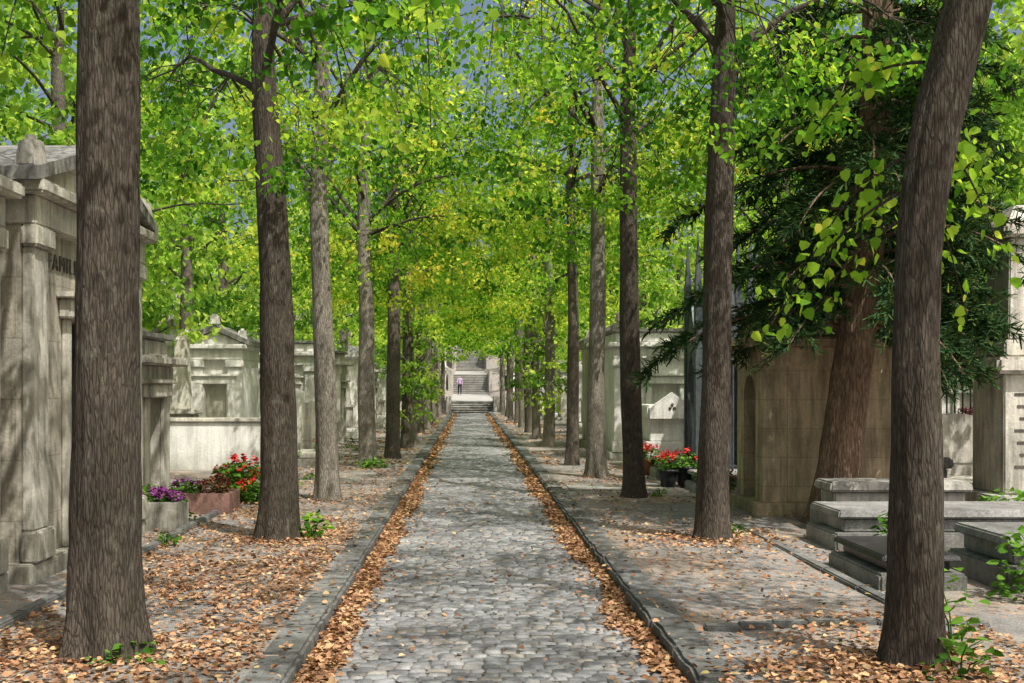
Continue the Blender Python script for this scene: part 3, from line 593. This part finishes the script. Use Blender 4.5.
# conifer
cp=[(4.3,13.5,.07,.26),(4.44,13.5,1.15,.235),(4.58,13.5,2.15,.21),(4.72,13.5,3.35,.20),(4.83,13.5,5.15,.18),(4.88,13.5,7.5,.14),(4.9,13.5,9,.04)]
con=link(bpy.data.objects.new('conifer_tree',trunk_mesh('conifer_trunk',cp,bark_red,48,110,.3,9,.09)))
A=Acc(); r3=np.random.default_rng(3); NT=np.array([(-.1,0,0),(.1,0,0),(.05,1,0),(-.05,1,0)],dtype=np.float32); NF=np.array([(0,1,2,3)])
for b in range(72):
    z0=2.35+4.0*(b/72)**1.2; a=b*2.4+r3.uniform(-.3,.3); L=(2.75-(z0-2.5)*.2)*r3.uniform(.6,1.05)
    if math.cos(a)>.45: L*=.62
    bx=np.interp(z0,[p[2] for p in cp],[p[0] for p in cp]); t=np.linspace(0,1,10)
    p=np.stack([bx+np.cos(a)*L*t,13.5+np.sin(a)*L*t,z0+.35*L*t-.6*L*t**2],1); A.add(*tube(p,np.linspace(.03,.005,10),5),1)
    nt_=28; q=r3.uniform(.2,1,nt_); base=np.stack([np.interp(q,t,p[:,k]) for k in range(3)],1); side=np.where(r3.uniform(0,1,nt_)<.5,-1,1)
    ang=a+side*r3.uniform(.5,1.1,nt_); l=r3.uniform(.3,.7,nt_)*(1.15-q*.6); td=np.stack([np.cos(ang),np.sin(ang),r3.uniform(-.7,.0,nt_)],1)
    m=32; s=r3.uniform(0,1,(nt_,m)); P=base[:,None,:]+td[:,None,:]*(l[:,None]*s)[:,:,None]; P[:,:,2]-=.15*(s**2)*l[:,None]
    dd=td[:,None,:]+r3.normal(0,.55,(nt_,m,3)); V,F,tt=leaves(P.reshape(-1,3),.12,dirs=dd.reshape(-1,3),tilt=.5,T=NT,TF=NF,r=r3,tint=np.clip(r3.normal(.45,.25,nt_*m),0,1)); A.add(V,F,0,tt)
cmesh=A.mesh('conifer_foliage',[needles,bark_red])
link(bpy.data.objects.new('foliage',cmesh),con)
con2=link(bpy.data.objects.new('conifer_tree',con.data)); con2.location=(7.0+4.6,18.6+13.5,-.4); con2.rotation_euler=(0,0,math.pi)
link(bpy.data.objects.new('foliage',cmesh),con2)

# ---------------------------------------------------------------- fallen leaves
def lie(P,size): 
    n=len(P); d=rng.normal(0,1,(n,3)); d[:,2]*=.16; return leaves(P,size,dirs=d,tilt=.38)
def dens(x,y):
    return np.array([noise.noise(Vector((a*.9,b*.55,3.3)))+.6*noise.noise(Vector((a*2.7,b*2.2,1))) for a,b in zip(x,y)])
def put(n,x0,x1,y0,y1,z,thr=None,p=1):
    x=rng.uniform(x0,x1,n); y=y0+(y1-y0)*rng.uniform(0,1,n)**p
    if thr is not None: k=dens(x,y)+rng.normal(0,.22,n)>thr; x=x[k];y=y[k]
    return np.stack([x,y,z+rng.uniform(0,.015,len(x))],1)
def gutter(n,side,y0,y1,w):
    d=np.abs(rng.normal(0,w,n)); d=np.minimum(d,1.1); x=(-.98+d) if side<0 else (1.235-d); y=rng.uniform(y0,y1,n)
    d2=dens(x,y); k=(d<.14+.16*d2+.05)|(rng.uniform(0,1,n)<.10); x=x[k];y=y[k];d=d[k]
    return np.stack([x,y,.03*(1-((x-.13)/1.15)**2)+.014+rng.uniform(0,.03,len(x))*np.exp(-d/.15)],1)
near=[gutter(12000,-1,4.5,20,.16),gutter(12000,1,4.5,20,.16),put(8500,-3.1,-1.25,4.8,20,.112,.15),put(4000,-3.1,-1.25,4.8,11,.112,-.15),put(1600,-3.1,-1.25,4.8,20,.112),put(4000,1.5,3.4,4.8,20,.112,.35),put(1000,1.5,3.4,4.8,20,.112),put(2300,1.5,3.4,4.8,8,.112,0),put(2600,-4.5,-3.0,5,20,.115,.05),put(1800,3.2,6,8,20,.115,.15),put(500,-.9,1.2,4.5,20,.045)]
near+=[np.stack([c[0]+rng.normal(0,.38,900),c[1]+rng.normal(0,.38,900),.115+rng.uniform(0,.03,900)],1) for c in((-2.16,6.8),(2.55,6.55),(-2,11.9),(2.54,11.9),(2.0,6.2))]
near+=[np.stack([rng.choice([-1.11,1.36],350)+rng.normal(0,.08,350),rng.uniform(5,20,350),np.full(350,.138)],1)]
P=np.concatenate(near); bad=(P[:,2]>.1)&(P[:,2]<.137)&(P[:,0]>-1.02)&(P[:,0]<1.26); P=P[~bad]
V,F,t=lie(P,.041)
far=[gutter(9000,-1,20,71,.15),gutter(9000,1,20,71,.15),put(8500,-3.4,-1.25,20,71,.115,.15),put(6000,1.5,3.6,20,71,.115,.25)]
P2=np.concatenate(far); V2,F2,t2=lie(P2,.07)
A=Acc(); A.add(V,F,0,t); A.add(V2,F2,0,t2)
link(bpy.data.objects.new('fallen_leaves',A.mesh('fallen_leaves',[dead])))

# ---------------------------------------------------------------- person walking on the far path
def skinned(name,verts,edges,radii,mat,parent,sub=2,root=0):
    me=bpy.data.meshes.new(name); me.from_pydata(verts,edges,[]); me.materials.append(mat)
    o=link(bpy.data.objects.new(name,me),parent); md=o.modifiers.new('skin','SKIN'); md.use_smooth_shade=True
    for i,rr in enumerate(radii): me.skin_vertices[0].data[i].radius=(rr,rr) if not isinstance(rr,tuple) else rr
    me.skin_vertices[0].data[root].use_root=True
    s=o.modifiers.new('sub','SUBSURF'); s.levels=sub; s.render_levels=sub; return o
pz=hz(98)+.015; pe=empty('walking_person',(-.8,98,pz),rad(8))
skinned('torso_and_arms',[(0,0,.93),(0,0,1.1),(0,.01,1.28),(0,.01,1.4),(0,0,1.48),(.17,0,1.37),(.23,.05,1.1),(.22,-.08,.9),(-.17,0,1.37),(-.23,-.05,1.1),(-.22,.05,.88)],[(0,1),(1,2),(2,3),(3,4),(3,5),(5,6),(6,7),(3,8),(8,9),(9,10)],[(.15,.11),(.13,.10),(.15,.11),(.12,.09),.05,.06,.048,.038,.06,.048,.038],shirt,pe)
skinned('legs',[(0,0,.93),(.09,0,.86),(.1,-.12,.48),(.1,.02,.1),(-.09,0,.86),(-.1,.08,.48),(-.1,.26,.14)],[(0,1),(1,2),(2,3),(0,4),(4,5),(5,6)],[(.14,.11),.1,.07,.05,.1,.07,.05],trousers,pe)
skinned('shoes',[(.1,.04,.05),(.1,-.16,.04)],[(0,1)],[.05,.04],shoe,pe); skinned('shoe_back',[(-.1,.3,.08),(-.1,.14,.04)],[(0,1)],[.05,.04],shoe,pe)
skinned('head',[(0,0,1.45),(0,0,1.52),(0,-.01,1.6),(0,0,1.66)],[(0,1),(1,2),(2,3)],[.05,.055,(.085,.095),(.07,.08)],skin,pe)
skinned('hair',[(0,.03,1.58),(0,.02,1.67)],[(0,1)],[(.085,.08),(.08,.09)],hair,pe); skinned('nose',[(0,-.09,1.61),(0,-.12,1.585)],[(0,1)],[.012,.014],skin,pe,1)
for s,hx,hy,hzz in((1,.22,-.09,.87),(-1,-.22,.06,.85)):
    skinned('hand_palm',[(hx,hy,hzz+.03),(hx,hy-.01,hzz-.05)],[(0,1)],[.025,.032],skin,pe,1)
    for f in range(4): skinned('finger_%d'%(f+1),[(hx,hy-.03+f*.018,hzz-.05),(hx-s*.005,hy-.03+f*.018,hzz-.09),(hx-s*.02,hy-.03+f*.018,hzz-.12+abs(f-1.3)*.006)],[(0,1),(1,2)],[.009,.008,.007],skin,pe,1)
    skinned('thumb',[(hx,hy-.02,hzz-.01),(hx-s*.01,hy-.055,hzz-.04),(hx-s*.015,hy-.06,hzz-.07)],[(0,1),(1,2)],[.01,.009,.008],skin,pe,1)
box(pe,'shoulder_bag',.2,.3,-.02,.2,.85,1.1,bagm,.03)

# ---------------------------------------------------------------- light, sky, camera
az=rad(142); el=rad(57)
w=bpy.data.worlds.new('World'); S.world=w; w.use_nodes=True; nt=w.node_tree; bg=nt.nodes['Background']
sky=nt.nodes.new('ShaderNodeTexSky'); sky.sky_type='NISHITA'; sky.sun_disc=False; sky.sun_elevation=el; sky.sun_rotation=az; sky.air_density=1; sky.dust_density=7
nt.links.new(sky.outputs[0],bg.inputs[0]); bg.inputs[1].default_value=.15
sd=bpy.data.lights.new('sun','SUN'); sd.energy=5; sd.angle=rad(.6); sd.color=(1,.95,.86); so=link(bpy.data.objects.new('sun',sd))
dirv=Vector((math.sin(az)*math.cos(el),math.cos(az)*math.cos(el),math.sin(el))); so.rotation_euler=dirv.to_track_quat('Z','Y').to_euler(); so.location=dirv*60
cd=bpy.data.cameras.new('camera'); cam=link(bpy.data.objects.new('camera',cd)); cam.location=(0,0,1.7); cam.rotation_euler=(rad(90),0,0)
cd.lens=40; cd.sensor_width=36; cd.shift_x=.042; cd.shift_y=.0444; cd.clip_end=2000; cd.clip_start=.1
S.camera=cam
S.view_settings.view_transform='Standard'; S.view_settings.look='None'; S.view_settings.exposure=0
